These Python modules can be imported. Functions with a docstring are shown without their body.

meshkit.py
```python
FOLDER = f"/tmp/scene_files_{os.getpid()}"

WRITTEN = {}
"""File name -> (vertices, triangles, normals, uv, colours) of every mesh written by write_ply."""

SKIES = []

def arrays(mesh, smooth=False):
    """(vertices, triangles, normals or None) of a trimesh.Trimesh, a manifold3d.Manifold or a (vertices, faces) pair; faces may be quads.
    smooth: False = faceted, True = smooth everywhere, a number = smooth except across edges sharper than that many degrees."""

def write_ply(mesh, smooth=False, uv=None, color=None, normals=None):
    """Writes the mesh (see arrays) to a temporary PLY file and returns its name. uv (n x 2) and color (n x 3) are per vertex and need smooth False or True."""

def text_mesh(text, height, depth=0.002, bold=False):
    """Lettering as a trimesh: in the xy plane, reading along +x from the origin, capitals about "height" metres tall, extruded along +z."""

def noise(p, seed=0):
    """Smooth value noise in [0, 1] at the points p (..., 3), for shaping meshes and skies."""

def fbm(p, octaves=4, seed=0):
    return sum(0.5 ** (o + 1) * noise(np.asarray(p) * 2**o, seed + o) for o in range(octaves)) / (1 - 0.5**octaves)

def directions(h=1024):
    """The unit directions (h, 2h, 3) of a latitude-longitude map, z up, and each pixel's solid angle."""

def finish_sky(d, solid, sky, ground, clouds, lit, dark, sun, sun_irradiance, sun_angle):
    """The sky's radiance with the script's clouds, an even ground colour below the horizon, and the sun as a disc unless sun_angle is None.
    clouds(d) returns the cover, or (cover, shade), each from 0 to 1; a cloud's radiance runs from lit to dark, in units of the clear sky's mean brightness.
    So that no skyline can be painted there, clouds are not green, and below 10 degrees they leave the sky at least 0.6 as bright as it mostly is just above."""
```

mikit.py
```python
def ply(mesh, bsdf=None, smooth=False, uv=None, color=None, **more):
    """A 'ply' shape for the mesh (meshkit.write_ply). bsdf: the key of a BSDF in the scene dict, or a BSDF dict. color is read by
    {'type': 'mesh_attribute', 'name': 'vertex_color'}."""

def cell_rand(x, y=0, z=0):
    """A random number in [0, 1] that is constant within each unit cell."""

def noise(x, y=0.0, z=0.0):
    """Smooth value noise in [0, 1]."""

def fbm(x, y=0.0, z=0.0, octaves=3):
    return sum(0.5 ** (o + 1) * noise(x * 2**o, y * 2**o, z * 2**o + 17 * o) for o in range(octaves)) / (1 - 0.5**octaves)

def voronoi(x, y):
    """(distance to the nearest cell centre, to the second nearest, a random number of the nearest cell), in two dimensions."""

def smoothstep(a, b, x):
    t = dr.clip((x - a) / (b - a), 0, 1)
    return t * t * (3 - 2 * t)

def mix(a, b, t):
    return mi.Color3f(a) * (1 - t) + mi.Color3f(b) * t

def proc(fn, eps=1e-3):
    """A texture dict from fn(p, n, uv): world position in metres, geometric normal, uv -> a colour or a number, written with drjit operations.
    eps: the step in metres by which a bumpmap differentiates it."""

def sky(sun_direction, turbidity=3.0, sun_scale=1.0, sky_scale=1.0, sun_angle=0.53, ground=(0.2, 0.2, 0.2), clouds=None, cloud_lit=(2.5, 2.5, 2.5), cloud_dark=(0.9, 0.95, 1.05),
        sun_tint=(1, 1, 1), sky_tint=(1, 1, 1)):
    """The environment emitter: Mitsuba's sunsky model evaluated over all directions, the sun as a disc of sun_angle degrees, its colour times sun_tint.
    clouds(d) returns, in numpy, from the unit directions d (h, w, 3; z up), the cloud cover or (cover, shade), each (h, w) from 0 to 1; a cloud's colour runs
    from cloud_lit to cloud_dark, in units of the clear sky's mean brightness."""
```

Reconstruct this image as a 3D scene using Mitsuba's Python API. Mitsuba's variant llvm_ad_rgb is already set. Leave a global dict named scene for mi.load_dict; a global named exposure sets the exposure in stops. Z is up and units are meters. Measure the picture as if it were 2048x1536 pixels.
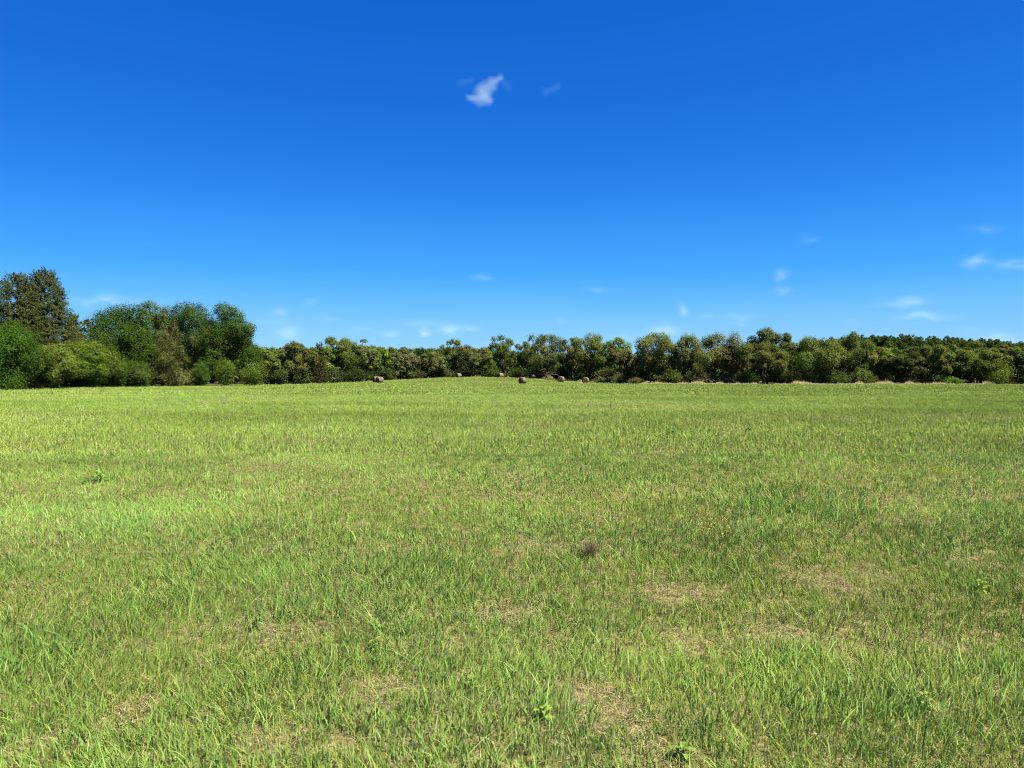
import math
import numpy as np
import drjit as dr
import mitsuba as mi
import mikit
import meshkit

scene, labels = {}, {}
T = mi.ScalarTransform4f

# ------------------------------------------------------------------ camera, sky, exposure
EYE = 1.6                                    # a person's hand-held height above the field
F_PX, CX, HORIZON = 1490.0, 1024.0, 753.0    # focal length and horizon of the 2048 x 1536 photograph
PITCH = (768.0 - HORIZON) / F_PX
exposure = 3.9

scene['camera'] = {
    'type': 'perspective', 'fov': 2 * math.degrees(math.atan(1024 / F_PX)), 'fov_axis': 'x',
    'near_clip': 0.05, 'far_clip': 9000.0,
    'to_world': T().look_at(origin=[0, 0, EYE], target=[0, 100, EYE - 100 * PITCH], up=[0, 0, 1]),
}


def sky_clouds(d):
    """Small wisps of fair-weather cloud: one torn wisp high up, and rows of flat scraps low down all round."""
    x, y, z = d[..., 0], d[..., 1], d[..., 2]
    az = np.arctan2(x, y)
    el = np.arcsin(np.clip(z, -1, 1))
    # a thin veil of moist air low down, all round
    veil = meshkit.fbm(np.stack([x * 3, y * 3, z * 16], -1), 3, 2)
    cover, shade = 0.7 * np.exp(-(el / 0.165) ** 2) * (0.85 + 0.3 * veil), np.clip(0.12 + el / 0.16, 0, 1)
    nz = meshkit.fbm(np.stack([az * 60, el * 90, az * 0], -1), 4, 3) - 0.5
    nz2 = meshkit.fbm(np.stack([az * 60, el * 150, az * 0 + 7], -1), 3, 9) - 0.5
    # the torn wisp: a curved stroke given by a few points (azimuth, elevation in radians)
    def stroke(pts, w0, k):
        best = np.full(x.shape, 9.0)
        for (a0, e0, w_0), (a1, e1, w_1) in zip(pts, pts[1:]):
            dx, dy = a1 - a0, e1 - e0
            u, v = (az + nz * 0.010 - a0), (el + nz2 * 0.008 - e0)
            t = np.clip((u * dx + v * dy) / (dx * dx + dy * dy), 0, 1)
            best = np.minimum(best, np.hypot(u - t * dx, v - t * dy) / (w_0 + (w_1 - w_0) * t))
        return k * np.clip(1.25 - best, 0, 1) ** 0.8
    def over(c, sh, k):
        both = 1 - (1 - c) * (1 - k)
        return both, sh * c * (1 - k) / np.maximum(both, 1e-6)
    def ae(px, py):
        return math.atan((px - CX) / F_PX), math.atan((HORIZON - py) / math.hypot(F_PX, px - CX))
    P = lambda px, py, w: (*ae(px, py), w / F_PX)
    cover, shade = over(cover, shade, stroke([P(1002, 159, 4), P(985, 168, 9), P(966, 188, 14), P(962, 199, 15), P(937, 199, 5)], 0, 0.36))
    cover, shade = over(cover, shade, stroke([P(966, 194, 10), P(978, 206, 8)], 0, 0.26))
    cover, shade = over(cover, shade, stroke([P(1003, 160, 5), P(1018, 180, 5)], 0, 0.04))
    cover, shade = over(cover, shade, stroke([P(925, 168, 8), P(945, 163, 6)], 0, 0.04))
    cover, shade = over(cover, shade, stroke([P(1092, 189, 7), P(1118, 174, 4)], 0, 0.05))
    # flat scraps near the horizon: px, py, half width, half height, cover, shade
    scraps = [(1950, 523, 20, 8, .75, 0), (2020, 530, 34, 6, .4, .1), (1565, 548, 12, 7, .45, .1), (963, 557, 20, 5, .35, .2),
              (212, 600, 16, 7, .6, .1), (175, 602, 40, 5, .35, .7), (265, 600, 50, 5, .25, .7), (560, 625, 14, 6, .55, .1),
              (548, 645, 40, 5, .3, .9), (578, 664, 22, 8, .75, .0), (733, 658, 28, 5, .3, .9), (850, 663, 12, 6, .8, .0), (902, 658, 24, 7, .8, .0),
              (940, 660, 20, 6, .7, .05), (845, 647, 45, 6, .35, .7), (780, 668, 18, 5, .45, .1), (990, 690, 60, 6, .25, .6), (1325, 663, 30, 9, .85, 0),
              (1366, 619, 10, 7, .55, .1), (1410, 634, 26, 5, .3, .9), (1475, 634, 36, 6, .35, .6), (1475, 648, 22, 4, .3, .9), (1565, 580, 18, 5, .25, .3),
              (1820, 602, 18, 5, .5, .2), (1800, 607, 46, 5, .3, .8), (1840, 630, 26, 6, .6, .1), (1845, 634, 50, 5, .35, .8), (1945, 660, 24, 4, .3, .9),
              (1995, 677, 26, 7, .7, .05), (2040, 690, 30, 6, .5, .1), (1700, 645, 20, 4, .22, .9), (620, 604, 14, 4, .25, .9), (1190, 580, 24, 5, .22, .5),
              (1250, 672, 34, 5, .3, .7), (660, 638, 20, 4, .25, .9), (1960, 458, 26, 5, .16, 0), (1620, 478, 18, 5, .14, 0), (1115, 640, 20, 4, .15, .8)]
    spots = [(*ae(a, b), 0.82 * c / F_PX, e / F_PX, 0.72 * f, g * 0.3) for a, b, c, e, f, g in scraps]
    r = np.random.default_rng(11)                       # the same kind of scraps all round, beyond the frame
    for _ in range(150):
        a = r.uniform(0.66, 2 * math.pi - 0.66)
        spots.append((a if a < math.pi else a - 2 * math.pi, abs(r.normal(0.04, 0.05)) + 0.02, r.uniform(10, 45) / F_PX, r.uniform(4, 8) / F_PX, r.uniform(.2, .8), r.uniform(0, .9)))
    for a, e, w, h, c, s in spots:
        k = np.exp(-(((az - a + nz * 0.012) / w) ** 2 + ((el - e + nz2 * 0.012) / h) ** 2) * 0.9) * c * np.clip(1 + 1.6 * nz2, 0, 1.6)
        k = np.clip(k, 0, 0.95)
        both = 1 - (1 - cover) * (1 - k)
        shade = (shade * cover * (1 - k) + s * k) / np.maximum(both, 1e-6)
        cover = both
    return cover, shade


SUN = (0.80, -0.48, 1.38)
scene['sky'] = mikit.sky(SUN, turbidity=3.0, clouds=sky_clouds, cloud_lit=(2.2, 3.25, 3.8), cloud_dark=(0.55, 2.55, 3.8), sky_tint=(0.017, 0.132, 0.345), sun_tint=(1.05, 1.0, 0.90), ground=(0.1, 0.13, 0.05))

# ------------------------------------------------------------------ helpers


def colour(*c):
    return {'type': 'rgb', 'value': list(c)}


VCOL = {'type': 'mesh_attribute', 'name': 'vertex_color'}
scene['foliage_bsdf'] = {'type': 'principledthin', 'base_color': VCOL, 'roughness': 0.55, 'diff_trans': 0.7, 'eta': 1.35}


def bark_fn(p, n, uv):
    a = mikit.fbm(p.x * 9, p.y * 9, p.z * 1.6, 3)
    return mikit.mix((0.022, 0.018, 0.015), (0.11, 0.098, 0.082), a * a * 1.2)


scene['bark_bsdf'] = {'type': 'twosided', 'bsdf': {'type': 'diffuse', 'reflectance': mikit.proc(bark_fn)}}
scene['pale_wood_bsdf'] = {'type': 'twosided', 'bsdf': {'type': 'diffuse', 'reflectance': mikit.proc(lambda p, n, uv: mikit.mix((0.12, 0.108, 0.09), (0.27, 0.25, 0.215), mikit.fbm(p.x * 12, p.y * 12, p.z * 4, 2)))}}


def tree_z(x, y):
    return terrain(x, y)


def terrain(x, y):
    """The field's height in metres: a low swell ahead, soft waves, a wooded hill far off to the right."""
    x, y = np.asarray(x, float), np.asarray(y, float)
    near = np.where(y < 188, 26.0, 60.0)
    z = 1.35 * np.exp(-((x + 9) / 24) ** 2 - ((y - 188) / near) ** 2)
    r = np.hypot(x, y)
    pts = np.stack([x * 0.045, y * 0.045, x * 0 + 3.3], -1)
    z = z + (meshkit.fbm(pts, 2, 21) - 0.5) * 0.5 * np.clip((r - 12) / 40, 0, 1) * np.clip((170 - r) / 60, 0, 1)
    pts = np.stack([x * 0.9, y * 0.9, x * 0 + 1.7], -1)
    z = z + (meshkit.fbm(pts, 2, 5) - 0.5) * 0.07 * np.clip((60 - r) / 30, 0, 1)
    z = z + 29 * np.exp(-((x - 380) / 210) ** 2 - ((y - 760) / 150) ** 2)
    z = z + 3.0 * np.clip((r - 210) / 200, 0, 1)
    return z


def place(px, depth):
    """World x of a thing seen at column px of the photograph, depth metres away."""
    return (px - CX) / F_PX * depth


def edge_depth(px):
    """How far away the edge of the wood stands, across the photograph."""
    return float(np.interp(px, [-200, 0, 230, 512, 700, 900, 1000, 1100, 1200, 1300, 1500, 1800, 2048, 2300], [74, 86, 110, 130, 172, 204, 212, 196, 172, 158, 151, 148, 150, 152]))


def quads(centers, normals, size, aspect, rng, along=None):
    """Leaves: three vertices and one triangle each."""
    n = len(centers)
    normals = normals / (np.linalg.norm(normals, axis=1, keepdims=True) + 1e-9)
    a = rng.normal(size=(n, 3)) if along is None else along + 0.25 * rng.normal(size=(n, 3))
    u = np.cross(normals, a)
    u /= np.linalg.norm(u, axis=1, keepdims=True) + 1e-9
    w = np.cross(u, normals)
    s = size[:, None]
    asp = np.broadcast_to(aspect, n)[:, None]
    v = np.stack([centers - w * s * 0.7 - u * s * asp, centers - w * s * 0.5 + u * s * asp, centers + w * s * 1.1], 1).reshape(-1, 3)
    return v, np.arange(n * 3).reshape(-1, 3)


def tube(path, radii, sides=6):
    path, radii = np.asarray(path, float), np.asarray(radii, float)
    t = np.gradient(path, axis=0)
    t /= np.linalg.norm(t, axis=1, keepdims=True) + 1e-9
    ref = np.where(np.abs(t[:, 2:3]) > 0.9, [[1.0, 0, 0]], [[0, 0, 1.0]])
    a = np.cross(t, ref)
    a /= np.linalg.norm(a, axis=1, keepdims=True) + 1e-9
    b = np.cross(t, a)
    ang = np.arange(sides) / sides * 2 * math.pi
    v = (path[:, None] + radii[:, None, None] * (np.cos(ang)[None, :, None] * a[:, None] + np.sin(ang)[None, :, None] * b[:, None])).reshape(-1, 3)
    i = np.arange(sides)
    j = (i + 1) % sides
    f = []
    for k in range(len(path) - 1):
        o = k * sides
        f.append(np.stack([o + i, o + j, o + sides + j], 1))
        f.append(np.stack([o + i, o + sides + j, o + sides + i], 1))
    o = (len(path) - 1) * sides
    v = np.vstack([v, path[-1:]])
    f.append(np.stack([o + i, o + j, np.full(sides, len(v) - 1)], 1))
    return v, np.vstack(f)


def join(parts):
    vs, fs, at = [], [], 0
    for v, f in parts:
        vs.append(v)
        fs.append(np.asarray(f) + at)
        at += len(v)
    return np.vstack(vs), np.vstack(fs)


def branch(p0, p1, r0, r1, rng, n=5, wobble=0.08, rise=0.15, sides=5):
    t = np.linspace(0, 1, n)[:, None]
    L = np.linalg.norm(np.subtract(p1, p0))
    path = np.asarray(p0) * (1 - t) + np.asarray(p1) * t
    path[1:-1] += rng.normal(size=(n - 2, 3)) * wobble * L / 2
    path[:, 2] += (np.sin(t[:, 0] * math.pi) * -rise * L * 0.4)
    return tube(path, r0 + (r1 - r0) * t[:, 0] ** 0.8, sides)


numbers = {}


def numbered(name):
    k = numbers.get(name, 0)
    numbers[name] = k + 1
    return name if k == 0 else f'{name}_{k:03d}'


def tag(key, label=None, category=None, group=None, kind=None):
    labels[key] = {k: v for k, v in dict(label=label, category=category, group=group, kind=kind).items() if v}


def leaf_colours(n, base, rng, spread=0.28, lobe=None):
    """Leaf colours: each leaf and each bough a little yellower, greyer or darker than the next."""
    c = np.tile(np.asarray(base, float) * [0.87, 1.04, 0.92], (n, 1))
    k = np.exp(rng.normal(0, spread, (n, 1)))
    c = c * k * np.exp(rng.normal(0, 0.10, (n, 3)) * [1.2, 0.6, 1.0])
    if lobe is not None:
        c = c * lobe
    return np.clip(c, 0.004, 0.5)


# ------------------------------------------------------------------ the ground
ring = [0.0] + list(np.exp(np.arange(math.log(0.6), math.log(6000), 0.034)))
NA = 300
ang = np.arange(NA) / NA * 2 * math.pi
gx = np.concatenate([[0.0]] + [r * np.sin(ang) for r in ring[1:]])
gy = np.concatenate([[0.0]] + [r * np.cos(ang) for r in ring[1:]])
gv = np.stack([gx, gy, terrain(gx, gy)], 1)
gf = [np.stack([np.zeros(NA, int), 1 + (np.arange(NA) + 1) % NA, 1 + np.arange(NA)], 1)]
for k in range(len(ring) - 2):
    o = 1 + k * NA
    i = np.arange(NA)
    j = (i + 1) % NA
    gf += [np.stack([o + i, o + j, o + NA + j], 1), np.stack([o + i, o + NA + j, o + NA + i], 1)]
gf = np.vstack(gf)


def soil_fn(p, n, uv):
    a = mikit.fbm(p.x * 14, p.y * 14, 0.0, 3)
    b = mikit.fbm(p.x * 60, p.y * 60, 3.0, 2)
    thatch = mikit.mix((0.025, 0.022, 0.014), (0.15, 0.13, 0.085), mikit.smoothstep(0.3, 0.75, 0.5 * a + 0.5 * b))
    green = mikit.mix((0.03, 0.045, 0.014), (0.08, 0.11, 0.03), b)
    far = mikit.smoothstep(150.0, 240.0, dr.sqrt(p.x * p.x + p.y * p.y))
    return mikit.mix(mikit.mix(thatch, green, 0.35), (0.05, 0.055, 0.02), far)


scene['soil_bsdf'] = {'type': 'twosided', 'bsdf': {'type': 'diffuse', 'reflectance': mikit.proc(soil_fn)}}
scene['field_ground'] = mikit.ply((gv, gf), 'soil_bsdf', smooth=True)
tag('field_ground', 'pasture ground with brown thatch showing between the grass', 'ground', kind='structure')

# ------------------------------------------------------------------ grass
# places in the field where the sward differs: x, y, radius x, radius y, strength
STRAW = []
LUSH = []


def ground_spot(px, py):
    d = EYE * F_PX / (py - HORIZON)
    return place(px, d), d


def spot_list(rows):
    out = []
    for px, py, wx, wy in rows:
        x, y = ground_spot(px, py)
        y2 = EYE * F_PX / (py - wy - HORIZON)
        out.append((x, y, wx / F_PX * y, max(abs(y2 - y), 0.08)))
    return out


STRAW = spot_list([(1340, 1190, 80, 20), (1640, 1165, 60, 30), (1180, 1400, 90, 35), (1230, 1450, 60, 30), (760, 1385, 70, 40), (1960, 1130, 60, 20), (540, 1265, 60, 15),
                   (1745, 1150, 50, 25), (690, 1500, 60, 20), (1880, 1300, 60, 25), (1060, 1095, 40, 10), (520, 937, 45, 6), (240, 1440, 60, 30), (1010, 1230, 60, 15), (530, 1500, 50, 20),
                   (1560, 1270, 70, 15), (1080, 880, 22, 3), (1300, 858, 14, 3), (1380, 1290, 50, 20), (60, 1500, 50, 25), (1340, 1505, 40, 20)])
LUSH = spot_list([(250, 1050, 90, 22), (1440, 1150, 60, 30), (1580, 1320, 100, 40), (330, 1200, 120, 40), (190, 962, 30, 10), (1600, 1010, 160, 30), (1860, 835, 170, 8), (880, 1150, 120, 40),
                  (430, 1150, 160, 40), (1800, 1420, 120, 50), (750, 1280, 60, 30), (1100, 1420, 60, 30), (1950, 1180, 60, 25), (100, 1290, 70, 40), (1410, 1480, 60, 40)])
YELLOW = spot_list([(1060, 853, 110, 7), (410, 805, 65, 3), (1700, 900, 60, 5), (1250, 820, 90, 3), (1900, 945, 30, 5), (1550, 905, 60, 5), (800, 905, 120, 5), (1500, 905, 90, 6)])


def spots(x, y, rows, seed):
    k = np.zeros(np.shape(x))
    n = meshkit.fbm(np.stack([x * 4.0, y * 4.0, x * 0], -1), 3, seed) - 0.5
    for a, b, rx, ry in rows:
        k = np.maximum(k, np.clip(1.35 - np.hypot((x - a) / rx, (y - b) / ry) + 1.3 * n, 0, 1))
    return k


def grass_fn(p, n, uv):
    """Colour of a blade: uv.x holds its kind (0 fine, 1 broad blue-green, 2 straw, 3 yellow-green) and a random fraction, uv.y runs up the blade."""
    kind = dr.floor(uv.x)
    r = uv.x - kind
    t = uv.y
    w1 = mikit.fbm(p.x * 0.55, p.y * 0.55, 2.0, 3)
    w2 = mikit.fbm(p.x * 0.085, p.y * 0.085, 9.0, 3)
    yel = mikit.smoothstep(0.42, 0.68, 0.6 * w1 + 0.4 * w2)
    tan = mikit.smoothstep(0.52, 0.72, mikit.fbm(p.x * 0.21 + 40, p.y * 0.21, 5.0, 3))
    fine = mikit.mix((0.094, 0.185, 0.033), (0.203, 0.312, 0.080), r * r)
    fine = mikit.mix(fine, (0.200, 0.292, 0.050), 0.35 * yel)
    fine = mikit.mix(fine, (0.230, 0.240, 0.105), 0.35 * tan)
    broad = mikit.mix((0.080, 0.178, 0.042), (0.198, 0.335, 0.105), r * r)
    straw = mikit.mix((0.155, 0.147, 0.108), (0.390, 0.375, 0.290), r * r)
    lime = mikit.mix((0.200, 0.290, 0.025), (0.300, 0.370, 0.035), r)
    c = dr.select(kind < 0.5, fine, dr.select(kind < 1.5, broad, dr.select(kind < 2.5, straw, lime)))
    # greener and duller growth in streaks and patches
    w3 = mikit.fbm(p.x * 0.16 + 11, p.y * 0.16, 1.0, 4)
    band = mikit.fbm(p.x * 0.05 + 3, p.y * 0.20, 7.0, 3)
    c = c * (0.88 + 0.24 * mikit.smoothstep(0.3, 0.7, band))
    dull = mikit.smoothstep(0.50, 0.70, w3)
    c = mikit.mix(c, c * mi.Color3f(0.85, 0.86, 0.82), dull)
    return mikit.mix(c, (0.19, 0.195, 0.08), 0.25 * (1 - mikit.smoothstep(0.0, 0.35, t)))


scene['grass_bsdf'] = {'type': 'principledthin', 'base_color': mikit.proc(grass_fn), 'roughness': 0.36, 'diff_trans': 0.35, 'eta': 1.45}


def blades(x, y, z, h, w, lean, droop, face, kind, rnd, seg):
    """Many blades of grass: seg quads tapering to a point. lean: horizontal reach (n, 2); droop: how far the tip falls."""
    n = len(x)
    k = seg + 1
    t = np.linspace(0, 1, k)
    px = x[:, None] + lean[:, :1] * t ** 1.7
    py = y[:, None] + lean[:, 1:] * t ** 1.7
    pz = z[:, None] + h[:, None] * (t - droop[:, None] * t ** 2.5)
    half = 0.5 * w[:, None] * np.array([0.75, 1.0, 0.7, 0.35][:k - 1] if seg > 1 else [1.0])[None]
    fx, fy = np.cos(face)[:, None], np.sin(face)[:, None]
    left = np.stack([px[:, :-1] - fx * half, py[:, :-1] - fy * half, pz[:, :-1]], -1)
    right = np.stack([px[:, :-1] + fx * half, py[:, :-1] + fy * half, pz[:, :-1]], -1)
    tip = np.stack([px[:, -1], py[:, -1], pz[:, -1]], -1)[:, None]
    v = np.concatenate([np.stack([left, right], 2).reshape(n, -1, 3), tip], 1)
    m = v.shape[1]
    one = []
    for s in range(seg - 1):
        a = 2 * s
        one += [[a, a + 1, a + 3], [a, a + 3, a + 2]]
    one.append([m - 3, m - 2, m - 1])
    f = (np.arange(n)[:, None, None] * m + np.array(one)[None]).reshape(-1, 3)
    uv = np.zeros((n, m, 2))
    uv[..., 0] = (kind + np.clip(rnd, 0.001, 0.999) * 0.998)[:, None]
    uv[..., 1] = np.append(np.repeat(t[:-1], 2), 1.0)[None]
    return v.reshape(-1, 3), f, uv.reshape(-1, 2)


def add_grass(key, chunks, bsdf='grass_bsdf'):
    v, f = join([(c[0], c[1]) for c in chunks])
    return mikit.ply((v, f), bsdf, uv=np.vstack([c[2] for c in chunks]))


def sward(x, y, rng, scale=1.0, seg=2, dist=None):
    """Blades for the given foot points, of the kind that grows there."""
    n = len(x)
    q = lambda s, seed: meshkit.fbm(np.stack([x * s, y * s, x * 0 + seed], -1), 3, seed)
    straw, lush, yel = spots(x, y, STRAW, 31), spots(x, y, LUSH, 32), spots(x, y, YELLOW, 33)
    big = np.clip((q(0.7, 3) - 0.45) * 4, 0, 1)
    thin = np.clip((q(1.1, 4) - 0.47) * 5, 0, 1)
    p_straw = np.clip(0.20 + 0.15 * thin + 0.24 * straw - 0.12 * lush, 0.04, 0.8)
    p_broad = np.clip(0.16 + 0.35 * big + 0.2 * lush - 0.4 * straw, 0.04, 0.7)
    u = rng.random(n)
    kind = np.where(u < p_straw, 2, np.where(rng.random(n) < p_broad, 1, 0))
    kind = np.where((yel > rng.random(n)) & (kind < 2), 3, kind)
    h = np.exp(rng.normal(math.log(0.057), 0.34, n)) * (0.75 + 0.5 * q(0.45, 8))
    h = np.where(kind == 1, h * (1.35 + 0.2 * lush), h)
    h = np.where(kind == 2, h * 0.6, h) * (1 - 0.35 * straw)
    tall = rng.random(n) < 0.006
    h = np.where(tall & (kind < 2), h * 1.9, h) * scale ** 0.25
    w = np.where(kind == 1, rng.uniform(0.0031, 0.0068, n), rng.uniform(0.0017, 0.0040, n))
    th = rng.random(n) * 2 * math.pi
    flow = q(0.5, 12) * 9
    reach = h * np.abs(rng.normal(0.40, 0.40, n))
    reach = np.where(kind == 2, h * rng.uniform(0.3, 2.2, n), reach)
    lean = np.stack([np.cos(th), np.sin(th)], 1) * reach[:, None] + np.stack([np.cos(flow), np.sin(flow)], 1) * (0.18 * h)[:, None]
    droop = np.clip(rng.normal(0.12, 0.15, n), 0, 0.6)
    droop = np.where(kind == 2, rng.uniform(0.2, 0.95, n), droop)
    return x, y, h, w, lean, droop, rng.random(n) * math.pi, kind, rng.random(n)


def near_grass(d0, d1, density, seg, wscale, rng):
    """Foot points in the wedge of the field ahead, d0 to d1 metres off, with clumps."""
    area = 0.74 * (d1 * d1 - d0 * d0) + 3.0 * (d1 - d0)
    n = int(area * density)
    y = np.sqrt(rng.uniform(d0 * d0, d1 * d1, n))
    x = rng.uniform(-1, 1, n) * (0.74 * y + 1.5)
    # about half of the blades stand in tufts
    m = n // 2
    c = rng.integers(0, n, max(n // 28, 1))
    pick = rng.choice(c, m)
    x[:m] = x[pick] + rng.normal(0, 0.022, m)
    y[:m] = y[pick] + rng.normal(0, 0.022, m)
    keep = rng.random(n) > 0.05 * spots(x, y, STRAW, 31)
    x, y = x[keep], y[keep]
    x, y, h, w, lean, droop, face, kind, rnd = sward(x, y, rng)
    return blades(x, y, terrain(x, y) - 0.004, h, w * wscale, lean, droop, face, kind, rnd, seg)


def litter(rng):
    """Dead stems lying crosswise in the thin places of the sward."""
    out = []
    for a, b, rx, ry in STRAW:
        if b > 12:
            continue
        n = int(min(6.0 * rx * ry * 1700 * min(1, (5.0 / b) ** 1.2), 9000))
        x, y = a + rng.normal(0, 0.9, n) * rx, b + rng.normal(0, 0.9, n) * ry
        h = rng.uniform(0.006, 0.03, n)
        th = rng.random(n) * 2 * math.pi
        L = rng.uniform(0.02, 0.085, n)
        out.append(blades(x, y, terrain(x, y) + rng.uniform(0, 0.018, n), h, rng.uniform(0.0016, 0.0034, n) * max(1, b / 6), np.stack([np.cos(th), np.sin(th)], 1) * L[:, None], rng.uniform(0.3, 1.0, n), th + math.pi / 2 + rng.normal(0, 0.4, n), np.full(n, 2), rng.random(n), 2))
    return out


rng = np.random.default_rng(5)
scene['meadow_grass'] = add_grass('meadow_grass', litter(rng) + [near_grass(2.0, 4.2, 9500, 3, 1.0, rng), near_grass(4.2, 6.5, 6000, 3, 1.05, rng), near_grass(6.5, 9.5, 3600, 2, 1.25, rng), near_grass(9.5, 15.2, 1700, 2, 1.7, rng)])
tag('meadow_grass', 'green pasture grass in the foreground mixed with dry straw', 'grass', kind='stuff')


def patch(size, density, wscale, seed, hscale=1.0):
    """A square of turf to be set out many times over the farther field."""
    rng = np.random.default_rng(seed)
    n = int(size * size * density)
    x, y = rng.uniform(-size / 2, size / 2, n), rng.uniform(-size / 2, size / 2, n)
    m = n // 2
    pick = rng.choice(rng.integers(0, n, max(n // 14, 1)), m)
    x[:m], y[:m] = x[pick] + rng.normal(0, 0.05 * wscale ** 0.5, m), y[pick] + rng.normal(0, 0.05 * wscale ** 0.5, m)
    kind = np.where(rng.random(n) < 0.13, 2, np.where(rng.random(n) < 0.25, 1, 0))
    h = np.exp(rng.normal(math.log(0.080 * hscale), 0.48, n))
    h = np.where(kind == 2, h * 0.75, h)
    w = rng.uniform(0.0025, 0.006, n) * wscale
    th = rng.random(n) * 2 * math.pi
    lean = np.stack([np.cos(th), np.sin(th)], 1) * (h * np.abs(rng.normal(0.35, 0.35, n)))[:, None]
    droop = np.clip(rng.normal(0.15, 0.15, n), 0, 0.7)
    return blades(x, y, x * 0 - 0.01, h, w, lean, droop, rng.random(n) * math.pi, kind, rng.random(n), 2)


def lay(name, d0, d1, size, variants, rng):
    """Sets the squares out on a grid over the field between two distances, turned by quarter turns and tipped with the slope."""
    k = 0
    for iy in range(int(d0 // size) - 1, int(d1 // size) + 1):
        for ix in range(-int(0.78 * d1 // size) - 2, int(0.78 * d1 // size) + 3):
            x, y = (ix + 0.5) * size, (iy + 0.5) * size
            if not (d0 <= y - size / 2 + 0.01 and y - size / 2 < d1) or abs(x) > 0.74 * y + size + 1.5:
                continue
            px = CX + x / y * F_PX
            if y > edge_depth(px) + 14:
                continue
            z = float(terrain(x, y))
            sx = float(terrain(x + size / 2, y) - terrain(x - size / 2, y)) / size
            sy = float(terrain(x, y + size / 2) - terrain(x, y - size / 2)) / size
            tip = np.eye(4)
            tip[2, 0], tip[2, 1], tip[2, 3] = sx, sy, z
            tip[0, 3], tip[1, 3] = x, y
            q = int(rng.integers(0, 4)) * math.pi / 2
            turn = np.eye(4)
            turn[:2, :2] = [[math.cos(q), -math.sin(q)], [math.sin(q), math.cos(q)]]
            k += 1
            scene[f'{name}__{k:03d}'] = {'type': 'instance', 'group': {'type': 'ref', 'id': f'{name}_turf_{int(rng.integers(0, variants))}'}, 'to_world': T(tip @ turn)}


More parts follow.
